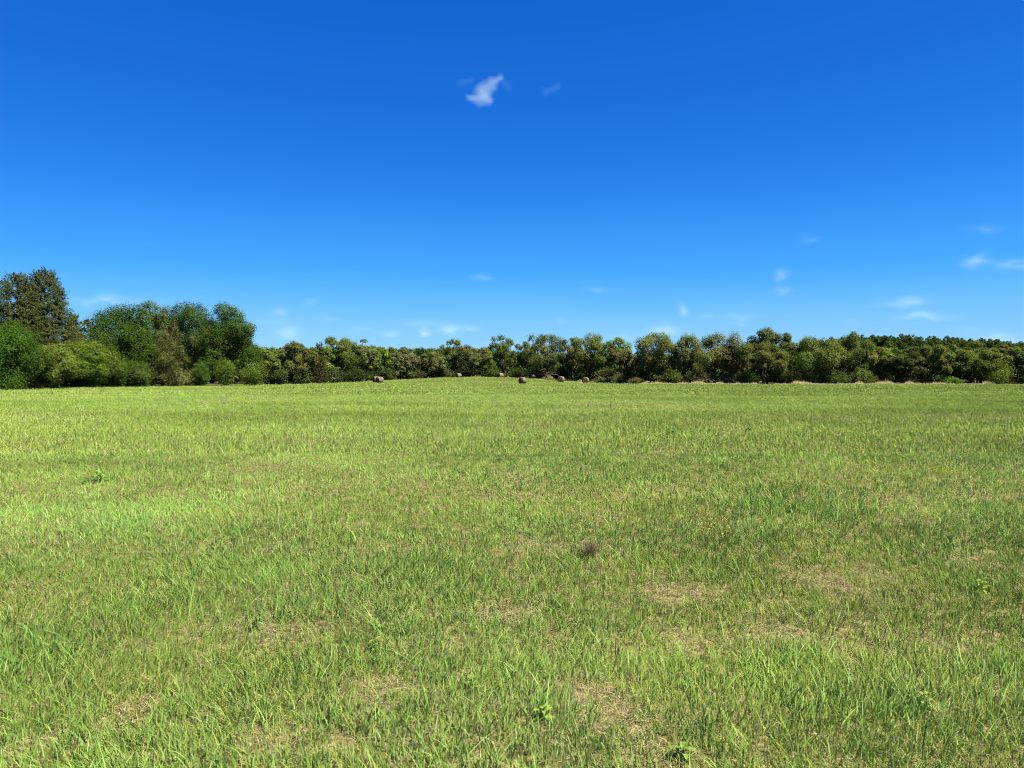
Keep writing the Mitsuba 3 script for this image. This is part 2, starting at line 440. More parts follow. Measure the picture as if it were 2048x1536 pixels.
for name, size, density, wscale, hs, count, seed in (('middle_grass', 3.0, 620, 2.6, 1.0, 5, 100), ('distant_grass', 9.0, 75, 9.0, 1.15, 4, 200)):
    for v in range(count):
        c = patch(size, density, wscale, seed + v, hs)
        scene[f'{name}_turf_{v}'] = {'type': 'shapegroup', 'blades': mikit.ply((c[0], c[1]), 'grass_bsdf', uv=c[2])}
lay('middle_grass', 15.0, 63.5, 3.0, 5, np.random.default_rng(6))
lay('distant_grass', 62.9, 216.0, 9.0, 4, np.random.default_rng(7))
tag('middle_grass', 'short green pasture covering the middle of the field', 'grass', kind='stuff')
tag('distant_grass', 'far part of the green field up to the wood', 'grass', kind='stuff')

# ------------------------------------------------------------------ trees
DEEP, GREEN, OLIVE, LIME, GREY, BROWN, CEDAR = ((.035, .064, .012), (.042, .070, .014), (.072, .093, .026), (.080, .110, .024), (.095, .112, .050), (.105, .095, .038), (.048, .057, .022))


def broadleaf(H, W, rng, col, leaf=0.2, count=6000, low=0.12, lobes=15, airy=0.0, lean=0.0, bare=0.0, fat=1.0):
    """A broad-leaved tree: boughs ending in leafy lobes round a forked trunk. Returns trunk, limbs and crown arrays."""
    cz, a, c = H * (1 + low) / 2, W / 2, H * (1 - low) / 2
    k = np.arange(lobes) + 0.5
    ph = np.arccos(1 - 2 * k / lobes)
    th = math.pi * (1 + 5 ** 0.5) * k + rng.uniform(0, 6.28)
    d = np.stack([np.cos(th) * np.sin(ph), np.sin(th) * np.sin(ph), np.cos(ph)], 1) + rng.normal(0, 0.18, (lobes, 3))
    pos = d * [a, a, c] * rng.uniform(0.5, 0.86, (lobes, 1))
    rad = rng.uniform(1.05, 1.75, lobes) / math.sqrt(lobes) * fat * min(a, c * 1.1)
    pos = np.vstack([pos, [[0, 0, 0]]])
    rad = np.append(rad, 0.5 * min(a, c))
    share = rad ** 2 / (rad ** 2).sum()
    pts, nrm, tint = [], [], []
    for p, r, s in zip(pos, rad, share):
        n = max(int(count * s), 12)
        nc = max(n // 12, 4)
        dd = rng.normal(size=(nc * 2, 3))
        dd /= np.linalg.norm(dd, axis=1, keepdims=True)
        out = p / (np.linalg.norm(p / [a, a, c]) * np.array([a, a, c]) + 1e-6)
        keep = rng.random(nc * 2) < np.where(dd @ out > -0.25, 1.0, 0.3)
        dd = dd[keep][:nc]
        cl = p + dd * r * rng.uniform(0.6 - 0.35 * airy, 1.02, (len(dd), 1)) * [1, 1, 0.82]
        i = rng.integers(0, len(cl), n)
        jit = np.clip(rng.normal(0, 1, (n, 3)), -1.5, 1.5) * min(r * 0.13, 0.30)
        pts.append(cl[i] + jit)
        nrm.append(dd[i] * 0.9 + [0, 0, 0.55] + rng.normal(0, 0.32, (n, 3)))
        g = np.exp(rng.normal(0, 0.12)) * np.exp(rng.normal(0, 0.13, len(cl)))[i]
        tint.append(np.stack([g * np.exp(rng.normal(0, .07)), g, g], 1))
    pts, nrm, tint = np.vstack(pts), np.vstack(nrm), np.vstack(tint)
    sc = np.array([W / 2 / np.percentile(np.abs(pts[:, 0]), 98.5), W / 2 / np.percentile(np.abs(pts[:, 1]), 98.5), (H - cz) / np.percentile(pts[:, 2], 99.7)])
    pts, pos = pts * sc + [0, 0, cz], pos * sc + [0, 0, cz]
    shift = lambda q: np.asarray(q) + np.stack([lean * np.asarray(q)[:, 2], 0 * np.asarray(q)[:, 2], 0 * np.asarray(q)[:, 2]], 1)
    keep = pts[:, 2] > 0.1
    pts, nrm, tint = shift(pts[keep]), nrm[keep], tint[keep]
    if bare:
        keep = rng.random(len(pts)) > bare
        pts, nrm, tint = pts[keep], nrm[keep], tint[keep]
    pos = shift(pos)
    size = leaf * np.exp(rng.normal(0, 0.25, len(pts)))
    v, f = quads(pts, nrm, size, rng.uniform(0.5, 0.8, len(pts)), rng)
    crown = (v, f, np.repeat(leaf_colours(len(pts), col, rng, 0.14, tint), 3, 0))
    r0 = 0.017 * H + 0.07
    top = np.array([lean * 0.62 * H + rng.normal(0, 0.03 * H), rng.normal(0, 0.03 * H), 0.66 * H])
    tt = np.linspace(0, 1, 7)[:, None]
    path = np.array([[0, 0, -0.3]]) * (1 - tt) + top * tt
    path[1:-1, :2] += rng.normal(0, 0.014 * H, (5, 2))
    trunk = tube(path, r0 * np.array([1.35, 1.0, .9, .8, .62, .42, .2]), 8)
    limbs = []
    for p, r in zip(pos[:-1], rad[:-1]):
        s = np.clip((p[2] / H) * 0.62 * rng.uniform(0.6, 1.0), 0.12, 0.85)
        q = path[0] + (path[-1] - path[0]) * s
        j = s * 6
        q = path[int(j)] * (1 - j % 1) + path[min(int(j) + 1, 6)] * (j % 1)
        limbs.append(branch(q, p, r0 * 0.5, 0.045, rng, 6, 0.11, 0.18))
        for _ in range(4 + int(6 * (airy + bare))):
            e = rng.normal(size=3)
            e = e / np.linalg.norm(e) * r * 0.95 + [0, 0, 0.2 * r]
            limbs.append(branch(p, p + e, 0.04, 0.012, rng, 4, 0.12, 0.0, 4))
    return trunk, join(limbs), crown


def cedar(H, W, rng, col, leaf=0.2, count=12000, lean=0.0, sharp=0.56, low=0.02):
    """A shaggy juniper: a straight leader clothed in ragged sprays that sweep out, rise and nod at the tip."""
    r0 = 0.014 * H + 0.05
    path = np.stack([lean * np.linspace(0, H * .97, 8), 0 * np.linspace(0, 1, 8), np.linspace(-0.3, H * 0.95, 8)], 1)
    trunk = tube(path, r0 * np.linspace(1.2, 0.08, 8), 8)
    per = 26
    ns = count // per
    seed = int(rng.integers(1, 900))
    s = low + (0.97 - low) * (1 - (1 - rng.random(ns)) ** 0.72)
    th = rng.random(ns) * 2 * math.pi
    rag = meshkit.fbm(np.stack([np.cos(th) * 1.6, np.sin(th) * 1.6, s * 5 + seed], -1), 3, 3)
    hw = W / 2 * (1 - s) ** sharp * np.minimum(1.0, 0.72 + 1.6 * s) * (0.74 + 0.52 * rag)
    r = hw * np.sqrt(rng.uniform(0.15, 1.0, ns))
    d = np.stack([np.cos(th), np.sin(th), 0 * th], 1)
    p0 = np.stack([lean * s * H, 0 * s, s * H], 1) + d * (r * 0.72)[:, None]
    L = (0.055 * H + 0.35) * rng.uniform(0.6, 1.3, ns) * (0.75 + 0.5 * (1 - s))
    up = rng.uniform(0.0, 0.9, ns) + 1.3 * np.clip(s - 0.72, 0, 1) / 0.28
    v0 = d + np.stack([rng.normal(0, .35, ns), rng.normal(0, .35, ns), up], 1)
    v0 /= np.linalg.norm(v0, axis=1, keepdims=True)
    i = np.repeat(np.arange(ns), per)
    t = np.tile((np.arange(per) + 0.5) / per, ns)
    q = p0[i] + v0[i] * (L[i] * t)[:, None]
    q[:, 2] -= 0.28 * L[i] * t ** 2 * (s[i] < 0.85)
    q += rng.normal(0, 1, q.shape) * (L[i] * 0.15 * (1.05 - 0.8 * t))[:, None]
    q[:, 2] *= H / np.percentile(q[:, 2], 99.9)
    nrm = d[i] * 0.6 + [0, 0, 0.6] + rng.normal(0, 0.5, q.shape)
    tint = np.repeat(np.exp(rng.normal(0, 0.22, ns)), per)[:, None] * np.ones((1, 3))
    keep = q[:, 2] > 0.05
    size = leaf * np.exp(rng.normal(0, 0.25, keep.sum()))
    v, f = quads(q[keep], nrm[keep], size, 0.34, rng, v0[i][keep])
    limbs = [branch([lean * z * H, 0, z * H], p0[k] + v0[k] * L[k] * .6, 0.02 + 0.012 * r[k], 0.01, rng, 4, 0.12, 0.1, 4) for k, z in ((k, max(s[k] - 0.04, 0.02)) for k in rng.choice(ns, min(ns, 110), replace=False))]
    return trunk, join(limbs), (v, f, np.repeat(leaf_colours(int(keep.sum()), col, rng, 0.18, tint[keep]), 3, 0))


def bush(H, W, rng, col, leaf=0.10, count=2500, bare=0.0):
    """A bush: stems fanning from the foot, leaves to the ground."""
    stems, pts, nrm, tint = [], [], [], []
    ns = 16
    for k in range(ns):
        th, tilt = rng.uniform(0, 6.28), rng.uniform(0.05, 1.0)
        tip = np.array([math.cos(th) * W / 2 * tilt, math.sin(th) * W / 2 * tilt, H * (1 - 0.5 * tilt ** 2) * rng.uniform(0.75, 1.0)])
        stems.append(branch([tip[0] * .1, tip[1] * .1, -0.1], tip, 0.03, 0.01, rng, 5, 0.1, -0.15, 4))
        n = count // ns
        t = rng.uniform(0.15, 1.03, n) ** 0.7
        q = tip * t[:, None] + rng.normal(0, 1, (n, 3)) * [W * 0.10, W * 0.10, H * 0.09]
        pts.append(q)
        nrm.append(np.array([math.cos(th), math.sin(th), 0.8]) * 0.7 + rng.normal(0, 0.6, (n, 3)))
        tint.append(np.full((n, 3), np.exp(rng.normal(0, 0.18))))
    pts, nrm, tint = map(np.vstack, (pts, nrm, tint))
    pts[:, 2] *= H / np.percentile(pts[:, 2], 99.5)
    keep = (pts[:, 2] > 0.03) & (rng.random(len(pts)) > bare)
    pts, nrm, tint = pts[keep], nrm[keep], tint[keep]
    size = leaf * np.exp(rng.normal(0, 0.25, len(pts)))
    v, f = quads(pts, nrm, size, 0.6, rng)
    return None, join(stems), (v, f, np.repeat(leaf_colours(len(pts), col, rng, 0.22, tint), 3, 0))


def moved(vf, m):
    v = vf[0] + m
    return (v, *vf[1:])


def plant(name, cat, label, px, top, width, col, style='broadleaf', dist=0.0, group=None, bark='bark_bsdf', seed=0, **kw):
    """Puts up one tree or bush at column px, dist metres behind the edge of the wood, as tall as its top row says and width columns wide."""
    depth = edge_depth(px) + dist
    x, y = place(px, depth), depth
    z = float(terrain(x, y))
    H, W = EYE + (HORIZON - top) / F_PX * depth - z, width / F_PX * depth
    rng = np.random.default_rng(int(px * 7 + top * 13 + seed) % 100000 + 1)
    t, l, c = {'broadleaf': broadleaf, 'cedar': cedar, 'bush': bush}[style](H, W, rng, col, **kw)
    key = numbered(name)
    m = np.array([x, y, z])
    turn = rng.uniform(0, 6.28) if style != 'broadleaf' else 0.0
    if t is not None:
        scene[key + '__trunk'] = mikit.ply(moved(t, m), bark, smooth=True)
    scene[key + ('__limbs' if t is not None else '__stems')] = mikit.ply(moved(l, m), bark, smooth=True)
    scene[key + ('__crown' if t is not None else '__foliage')] = mikit.ply((c[0] + m, c[1]), 'foliage_bsdf', color=c[2])
    tag(key, label, cat, group)
    return key


# the near group on the left
B = 'broadleaf'
plant('cedar_tree', 'tree', 'tallest shaggy olive-brown cedar at the left, pointed top against the sky', 90, 541, 190, CEDAR, 'cedar', 10, count=80000, leaf=0.13)
plant('cedar_tree', 'tree', 'shaggy olive cedar with wispy tips at the left frame edge, beside the tallest cedar', 36, 548, 200, CEDAR, 'cedar', 12, count=70000, leaf=0.13)
plant('cedar_tree', 'tree', 'short olive cedar against the right flank of the tallest cedar', 148, 628, 70, (.062, .075, .022), 'cedar', 9, count=24000, leaf=0.13, sharp=0.6)
plant('leafy_tree', 'tree', 'bright deep green round tree low at the left frame edge', 10, 646, 150, (.034, .070, .010), B, 3, count=50000, leaf=0.085, low=0.02, lobes=20, fat=1.55)
plant('leafy_tree', 'tree', 'olive-green small tree with a pale trunk in front of the cedars', 105, 688, 100, (.078, .105, .022), B, 0, count=24000, leaf=0.085, low=0.05, bark='pale_wood_bsdf')
plant('leafy_tree', 'tree', 'yellow-green spreading tree right of the cedars, leafy to the ground', 172, 682, 120, (.070, .108, .018), B, 2, count=40000, leaf=0.085, low=0.0, lobes=20, fat=1.55)
plant('leafy_tree', 'tree', 'pale thin tree showing in the gap between cedars and oaks', 178, 640, 40, (.11, .125, .04), B, 16, count=3500, leaf=0.13, airy=0.8)
plant('oak_tree', 'tree', 'leftmost of the tall deep green oaks, broad domed crown', 238, 610, 140, DEEP, B, 4, count=60000, leaf=0.105, low=0.05, lobes=24, fat=1.55)
plant('oak_tree', 'tree', 'deep green oak with the highest tip of the oak group', 305, 604, 118, GREEN, B, 8, count=44000, leaf=0.105, low=0.1, lobes=18, fat=1.55)
plant('oak_tree', 'tree', 'deep green oak third from left in the oak group', 392, 608, 132, DEEP, B, 5, count=56000, leaf=0.105, low=0.05, lobes=22, fat=1.55)
plant('oak_tree', 'tree', 'rightmost deep green oak of the tall group, steep right edge', 456, 611, 118, (.036, .064, .012), B, 3, count=52000, leaf=0.105, low=0.05, lobes=22, fat=1.55)
plant('budding_tree', 'tree', 'brown half-bare tall tree standing among the deep green oaks', 328, 612, 56, (.062, .072, .028), B, 2, count=12000, leaf=0.075, low=0.25, airy=1.0, bare=0.25, lobes=18)
plant('budding_tree', 'tree', 'twiggy brown-olive lower tree in front of the oaks', 340, 662, 92, (.060, .074, .025), B, 0, count=18000, leaf=0.08, low=0.06, airy=0.8, bare=0.15, lobes=20)
plant('bush', 'bush', 'dark feathery bush at the foot of the leftmost oak', 282, 726, 62, (.045, .065, .018), 'bush', -2, count=9000)
plant('bush', 'bush', 'sparse bush with pale leaves below the brown half-bare tree', 348, 735, 66, (.10, .11, .05), 'bush', -2, count=6000, bare=0.2)
plant('bush', 'bush', 'round green bush at the foot of the third oak', 402, 727, 40, (.045, .085, .018), 'bush', -1, count=7000)
plant('bush', 'bush', 'yellow-green bush below the rightmost oak', 450, 718, 44, (.065, .105, .020), 'bush', -1, count=7000)
plant('bush', 'bush', 'light green rounded bush just right of the oak group', 505, 721, 62, (.065, .095, .020), 'bush', -3, count=9000)
plant('bush', 'bush', 'low dark bush under the yellow-green tree at left', 236, 735, 40, (.04, .075, .02), 'bush', 0, count=5000)

# the wood across the field: px, top, width, colour, metres behind the edge, style, options, label
WOOD = [
    (530, 697, 60, LIME, 14, B, {}, 'yellow-green low tree in the dip right of the tall oaks'),
    (588, 684, 76, (.078, .086, .030), 3, B, {'lobes': 18}, 'brown-olive rounded tree, first broad crown right of the dip'),
    (639, 684, 40, (.042, .044, .018), 2, 'cedar', {}, 'dark narrow cedar left of the yellow-green crowns'),
    (683, 674, 72, (.078, .104, .022), 8, B, {}, 'yellow-green tall crown just right of the dark narrow cedar'),
    (727, 679, 52, GREY, 5, B, {}, 'grey-green tree left of the lone bale pair'),
    (762, 692, 50, (.080, .120, .018), 8, B, {}, 'yellow-green tree above the bale pair'),
    (806, 697, 54, (.098, .108, .052), 2, B, {'low': 0.02}, 'pale grey-green round tree, leafy to the ground, right of the bale pair'),
    (842, 696, 30, (.028, .060, .022), 6, B, {}, 'narrow dark green tree beside the pale grey-green round tree'),
    (868, 704, 54, (.092, .102, .042), 1, B, {}, 'low grey-olive tree left of the field crest'),
    (905, 679, 48, (.085, .110, .030), 8, B, {'airy': .4}, 'light-topped tree with a domed crown above the field crest'),
    (942, 690, 62, (.090, .100, .045), 0, B, {'airy': .7}, 'grey tree with dark arching limbs above the field crest'),
    (966, 702, 46, (.092, .122, .024), 2, B, {}, 'low yellow-green tree left of the tall leaning tree'),
    (1008, 671, 56, (.072, .098, .026), 4, B, {'low': .3, 'airy': .5, 'lean': -.06}, 'tall tree with a visible leaning trunk, left of the lone centre bale'),
    (1048, 683, 44, OLIVE, 5, B, {}, 'olive rounded tree directly above the centre bale'),
    (1093, 668, 72, (.085, .098, .040), 2, B, {'low': .25, 'airy': .7}, 'broad tree with a dark forked trunk right of the centre bale'),
    (1144, 676, 46, (.082, .092, .034), 2, B, {'low': .22, 'airy': .7}, 'slim tree with a pale trunk between two broad crowns near the centre'),
    (1186, 667, 78, (.088, .112, .026), 5, B, {'low': .2}, 'large dense dome with dark trunk right of centre'),
    (1228, 676, 60, (.080, .120, .022), 7, B, {}, 'bright green shoulder tree against the large dome right of centre'),
    (1254, 698, 48, (.098, .092, .040), 1, B, {'airy': .6, 'lean': -.08}, 'brownish small-leaved tree with leaning trunk in the notch right of centre'),
    (1283, 705, 30, (.115, .130, .065), 3, B, {'airy': .5}, 'small tree with pale leaf clusters left of the broad grey-green crown'),
    (1318, 664, 84, (.088, .104, .034), 3, B, {'low': .15, 'airy': .3}, 'broad grey-green crown below the white cloud right of centre'),
    (1370, 669, 50, (.100, .118, .058), 2, B, {'low': .35, 'airy': 1.0, 'lobes': 14, 'fat': 1.3}, 'slender pale tree with a thin straight trunk'),
    (1428, 666, 82, (.088, .098, .036), 3, B, {'low': .12, 'airy': .5}, 'wide olive tree with pale limbs right of the slender pale tree'),
    (1466, 692, 46, (.100, .090, .034), 1, B, {'airy': .5}, 'rusty brown-green tree against the wide olive tree'),
    (1487, 684, 26, (.10, .092, .05), 4, B, {'airy': 1.0, 'bare': .6}, 'nearly bare twiggy tree poking up left of the tallest right-hand tree'),
    (1526, 655, 46, (.058, .078, .030), 9, B, {'low': .45, 'airy': .4, 'lobes': 12, 'fat': 1.1}, 'tallest tree of the right half, dark tufted crown above the rest'),
    (1566, 665, 34, (.060, .078, .030), 9, B, {'low': .45, 'airy': .4, 'lobes': 7}, 'tufted tree just right of and lower than the tallest right-hand tree'),
    (1532, 686, 104, (.080, .092, .030), 1, B, {'low': .3, 'lobes': 20}, 'wide olive tree with several dark stems below the tallest tufted crown'),
    (1634, 674, 88, (.085, .110, .028), 2, B, {'low': .08, 'lobes': 20}, 'dense yellow-green lit tree above the two half-hidden bales'),
    (1700, 666, 74, (.070, .092, .026), 3, B, {'low': .1, 'lobes': 18}, 'high dark olive dome left of the distant wooded hill'),
    (1762, 694, 50, (.088, .120, .024), 5, B, {}, 'yellow-green thin tree below the distant wooded hill'),
    (1813, 695, 70, (.050, .056, .022), 1, B, {'low': .06}, 'dark brownish dense tree with deep shade beneath, right side'),
    (1873, 691, 70, (.085, .102, .032), 2, B, {}, 'grey-green tree between the dark brownish tree and the knobbly oak'),
    (1938, 684, 76, (.078, .096, .026), 2, B, {'low': .15, 'airy': .3}, 'knobbly olive oak with upright limbs near the right edge'),
    (2008, 689, 72, (.085, .100, .026), 4, B, {}, 'olive tree second from the right edge of the wood'),
    (2062, 690, 66, (.062, .082, .022), 2, B, {}, 'dark olive tree cut by the right frame edge'),
]
for i, (px, top, w, col, dist, style, opt, lab) in enumerate(WOOD):
    cnt = int(330 * w) if style == B else 12000
    plant('cedar_tree' if style == 'cedar' else 'woodland_tree', 'tree', lab, px, top, w * 1.12, col, style, dist, **{'leaf': 0.115, 'count': cnt, **({'low': 0.27, 'lobes': 24} if style == B else {}), **opt})

SHRUBS = [
    (600, 742, 46, (.055, .070, .020), 'dark olive shrub at the foot of the brown-olive tree'),
    (560, 738, 40, (.040, .055, .018), 'dark shrub at the wood edge right of the light green bush'),
    (665, 735, 50, (.035, .050, .018), 'very dark shrub right of the narrow cedar'),
    (712, 733, 52, (.033, .045, .018), 'very dark shrub left of the bale pair'),
    (770, 735, 44, (.035, .050, .020), 'dark shrub right behind the bale pair'),
    (825, 735, 40, (.075, .085, .038), 'grey shrub below the pale round tree'),
    (884, 735, 44, (.060, .066, .030), 'grey-brown shrub left of the pale block on the crest'),
    (930, 732, 40, (.032, .040, .018), 'dark shrub on the crest beside the pale bale'),
    (975, 735, 46, (.055, .075, .022), 'olive shrub behind the far bale on the crest'),
    (1035, 734, 50, (.045, .060, .020), 'dark shrub behind the centre bale'),
    (1075, 738, 40, (.095, .090, .055), 'twiggy grey shrub right of the centre bale'),
    (1125, 733, 44, (.040, .055, .018), 'dark shrub behind the third bale from the crest'),
    (1165, 735, 40, (.060, .085, .020), 'green shrub between two trunks right of centre'),
    (1215, 736, 56, (.060, .068, .026), 'olive shrub below the large dome'),
    (1272, 732, 56, (.045, .065, .018), 'dark green shrub in the notch right of centre'),
    (1345, 738, 56, (.060, .075, .020), 'olive shrub below the broad grey-green crown'),
    (1400, 742, 56, (.075, .068, .038), 'brown twiggy shrub below the slender pale tree'),
    (1495, 741, 46, (.062, .095, .020), 'green conical shrub below the twiggy tree'),
    (1570, 738, 60, (.040, .050, .016), 'feathery dark shrub left of the half-hidden bales'),
    (1615, 742, 40, (.055, .080, .020), 'green shrub behind the left half-hidden bale'),
    (1672, 742, 50, (.045, .065, .018), 'dark shrub between the two half-hidden bales'),
    (1730, 742, 44, (.060, .085, .022), 'olive shrub right of the right half-hidden bale'),
    (1860, 738, 46, (.045, .065, .020), 'dark shrub right of the brownish dense tree'),
    (1902, 754, 38, (.070, .125, .022), 'low bright green shrub at the fence on the right'),
    (1993, 716, 64, (.088, .110, .022), 'large soft yellow-olive bush near the right edge'),
    (2045, 742, 40, (.035, .055, .018), 'dark shrub at the right frame edge'),
]
for px, top, w, col, lab in SHRUBS:
    plant('shrub', 'bush', lab, px, top, w * 1.15, tuple(c * 0.95 for c in col), 'bush', -1.5 if px in (1902, 1993) else 0.5, count=int(80 * w), leaf=0.14)

# the wood behind: trees one cannot tell apart, standing in a mass
rng = np.random.default_rng(77)
for v in range(6):
    c0 = [GREEN, OLIVE, LIME, (.07, .11, .02), (.055, .085, .02), (.04, .06, .018)][v]
    t, l, c = broadleaf(10.5, 8.5, np.random.default_rng(300 + v), c0, leaf=0.24, count=6500, low=0.1, lobes=14)
    tv, tf = join([t, l])
    scene[f'wood_form_{v}'] = {'type': 'shapegroup', 'trunk': mikit.ply((tv, tf), 'bark_bsdf', smooth=True), 'crown': mikit.ply((c[0], c[1]), 'foliage_bsdf', color=c[2])}
k = 0


def put_wood(x, y, h, form):
    global k
    k += 1
    s = h / 10.5
    scene[f'woodland__{k:03d}'] = {'type': 'instance', 'group': {'type': 'ref', 'id': f'wood_form_{form}'},
                                   'to_world': T().translate([x, y, float(terrain(x, y)) - 0.1]).rotate([0, 0, 1], float(rng.uniform(0, 360))).scale([s * rng.uniform(.9, 1.2), s * rng.uniform(.9, 1.2), s])}


for row, back in enumerate((13, 22, 33, 48, 68)):
    for px in np.arange(-330 if row < 3 else -200, 2360, 38 - 3 * row):
        p = px + rng.uniform(-14, 14)
        dpt = edge_depth(p) + back + rng.uniform(-4, 4) + (14 if p < 520 else 0)
        x = place(p, dpt)
        top = 700 - rng.uniform(0, 6) - (14 if p < 480 else 0) + (11 if 980 < p < 1720 else 0)
        put_wood(x, dpt, min(max(EYE + (HORIZON - top) / F_PX * dpt - float(terrain(x, dpt)), 5.5), 13.5), int(rng.integers(0, 6)))
for _ in range(260):
    dpt = rng.uniform(270, 420)
    p = rng.uniform(-150, 2200)
    x = place(p, dpt)
    put_wood(x, dpt, rng.uniform(8.5, 11.5), int(rng.integers(0, 6)))
for _ in range(260):                       # on the hill
    x, y = rng.normal(395, 130), rng.uniform(610, 790)
    put_wood(x, y, rng.uniform(9, 13), int(rng.choice([0, 4, 5, 5])))
tag('woodland', 'mass of green trees filling the wood behind its edge', 'woodland', kind='stuff')

# ------------------------------------------------------------------ hay bales


def bale_side_fn(p, n, uv):
    a = mikit.fbm(p.x * 18, p.y * 18, p.z * 18, 3)
    b = mikit.fbm(p.x * 2.2, p.y * 2.2, p.z * 2.2, 2)
    return mikit.mix((0.045, 0.047, 0.039), (0.125, 0.130, 0.107), mikit.smoothstep(0.25, 0.75, 0.6 * a + 0.4 * b))


def bale_end_fn(p, n, uv):
    a = mikit.fbm(p.x * 14, p.y * 14, p.z * 14, 3)
    return mikit.mix((0.040, 0.031, 0.021), (0.110, 0.084, 0.056), a)


scene['bale_side_bsdf'] = {'type': 'twosided', 'bsdf': {'type': 'diffuse', 'reflectance': mikit.proc(bale_side_fn)}}
scene['bale_end_bsdf'] = {'type': 'twosided', 'bsdf': {'type': 'diffuse', 'reflectance': mikit.proc(bale_end_fn)}}
scene['twine_bsdf'] = {'type': 'twosided', 'bsdf': {'type': 'diffuse', 'reflectance': colour(0.55, 0.5, 0.4)}}


def bale(px, depth, label, turn=50.0, size=1.4, group=None):
    """A round bale lying on its side: rolled side, two ends of coiled hay, and the bands of net wrap round it."""
    key = numbered('hay_bale')
    rng = np.random.default_rng(int(px))
    R, L = size / 2, size * 0.9
    th = np.linspace(0, 2 * math.pi, 41)[:-1]
    s = np.linspace(-1, 1, 15)
    A, S = np.meshgrid(th, s, indexing='ij')
    sag = 1 - 0.05 * np.clip(-np.sin(A), 0, 1) ** 2
    wob = (meshkit.fbm(np.stack([np.cos(A) * 3, np.sin(A) * 3, S * 3 + px], -1), 3, 4) - 0.5) * 0.07
    rr = R * (sag + wob) * (1 - 0.10 * np.abs(S) ** 8)
    v = np.stack([S * L / 2, rr * np.cos(A), rr * np.sin(A) + R * 0.94], -1).reshape(-1, 3)
    n1, n2 = A.shape
    i, j = np.meshgrid(np.arange(n1), np.arange(n2 - 1), indexing='ij')
    a, b = (i * n2 + j).ravel(), (((i + 1) % n1) * n2 + j).ravel()
    f = np.vstack([np.stack([a, b, b + 1], 1), np.stack([a, b + 1, a + 1], 1)])
    m = np.eye(4)
    c_, s_ = math.cos(math.radians(turn)), math.sin(math.radians(turn))
    m[:2, :2] = [[c_, -s_], [s_, c_]]
    x = place(px, depth)
    m[:3, 3] = [x, depth, float(terrain(x, depth)) - 0.03]
    scene[key + '__side'] = mikit.ply((v, f), 'bale_side_bsdf', smooth=True, to_world=T(m))
    ends = []
    for e in (-1, 1):
        rad = np.linspace(0.0, 0.985, 24)
        A2, Q = np.meshgrid(th, rad, indexing='ij')
        coil = np.sin((Q * 9 + A2 / (2 * math.pi)) * 2 * math.pi) * 0.022 + rng.normal(0, 0.006, Q.shape)
        bulge = 0.06 * (1 - Q ** 2)
        edge = R * (1 - 0.10 - 0.05 * np.clip(-np.sin(A2), 0, 1) ** 2 + (meshkit.fbm(np.stack([np.cos(A2) * 3, np.sin(A2) * 3, A2 * 0 + e * 3 + px], -1), 3, 4) - 0.5) * 0.07)
        v2 = np.stack([e * (L / 2 - 0.012 + bulge + coil * (Q < 0.97)), edge * Q * np.cos(A2), edge * Q * np.sin(A2) + R * 0.94], -1).reshape(-1, 3)
        n2 = len(rad)
        i, j = np.meshgrid(np.arange(n1), np.arange(n2 - 1), indexing='ij')
        a, b = (i * n2 + j).ravel(), (((i + 1) % n1) * n2 + j).ravel()
        f2 = np.vstack([np.stack([a, b, b + 1], 1), np.stack([a, b + 1, a + 1], 1)])
        scene[key + ('__end' if e < 0 else '__end_001')] = mikit.ply((v2, f2), 'bale_end_bsdf', smooth=30, to_world=T(m))
    tag(key, label, 'hay bale', group)


bale(759, 160, 'front round hay bale of the pair left of centre, pale top and dark end')
bale(752.5, 166, 'hind round hay bale of the pair left of centre, mostly hidden', turn=35)
bale(917, 192, 'pale round hay bale at the foot of the dark shrub on the crest', turn=48, size=1.25)
bale(1001, 199, 'far round hay bale sunk behind the crest, left of the centre bale', turn=40)
bale(1045, 152, 'centre round hay bale, dark brown coiled end facing left', turn=58)
bale(1064, 198.5, 'farthest hay bale, only its pale top showing right of the centre bale', turn=40)
bale(1122, 166, 'round hay bale right of the centre bale with a thin pale rim', turn=68)
bale(1171, 160, 'round hay bale half hidden in dry grass left of the brush heap', turn=70)
bale(1650, 156, 'left one of two pale bales half hidden at the foot of the right-hand wood', turn=15)
bale(1703, 157, 'right one of two pale bales half hidden at the foot of the right-hand wood', turn=10)

# ------------------------------------------------------------------ dry grass along the wood, fence, dead wood


def straw_fn(p, n, uv):
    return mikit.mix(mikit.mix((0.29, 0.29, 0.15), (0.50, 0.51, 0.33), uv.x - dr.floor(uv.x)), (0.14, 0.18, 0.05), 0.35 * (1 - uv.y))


scene['dry_grass_bsdf'] = {'type': 'principledthin', 'base_color': mikit.proc(straw_fn), 'roughness': 0.6, 'diff_trans': 0.6, 'eta': 1.35}


def dry_strip(rows, rng, per=9):
    out = []
    for p0, p1, back, n, hh in rows:
        c = rng.uniform(p0, p1, n)
        amp = np.clip((meshkit.fbm(np.stack([c * 0.05, c * 0, c * 0], -1), 3, 8) - 0.25) * 2.0, 0.35, 1.1)
        dpt = np.array([edge_depth(q) for q in c]) + back + rng.uniform(-1.6, 1.6, n)
        x, y = np.repeat((c - CX) / F_PX * dpt, per) + rng.normal(0, 0.10, n * per), np.repeat(dpt, per) + rng.normal(0, 0.10, n * per)
        h = np.repeat(hh * amp, per) * np.exp(rng.normal(-0.1, 0.3, n * per))
        th = rng.random(n * per) * 6.28
        lean = np.stack([np.cos(th), np.sin(th)], 1) * (h * np.abs(rng.normal(0.25, 0.2, n * per)))[:, None]
        out.append(blades(x, y, terrain(x, y) - 0.02, h, rng.uniform(0.02, 0.05, n * per), lean, np.clip(rng.normal(0.1, 0.12, n * per), 0, 0.5), rng.random(n * per) * 3.14, np.zeros(n * per), rng.random(n * per), 2))
    return out


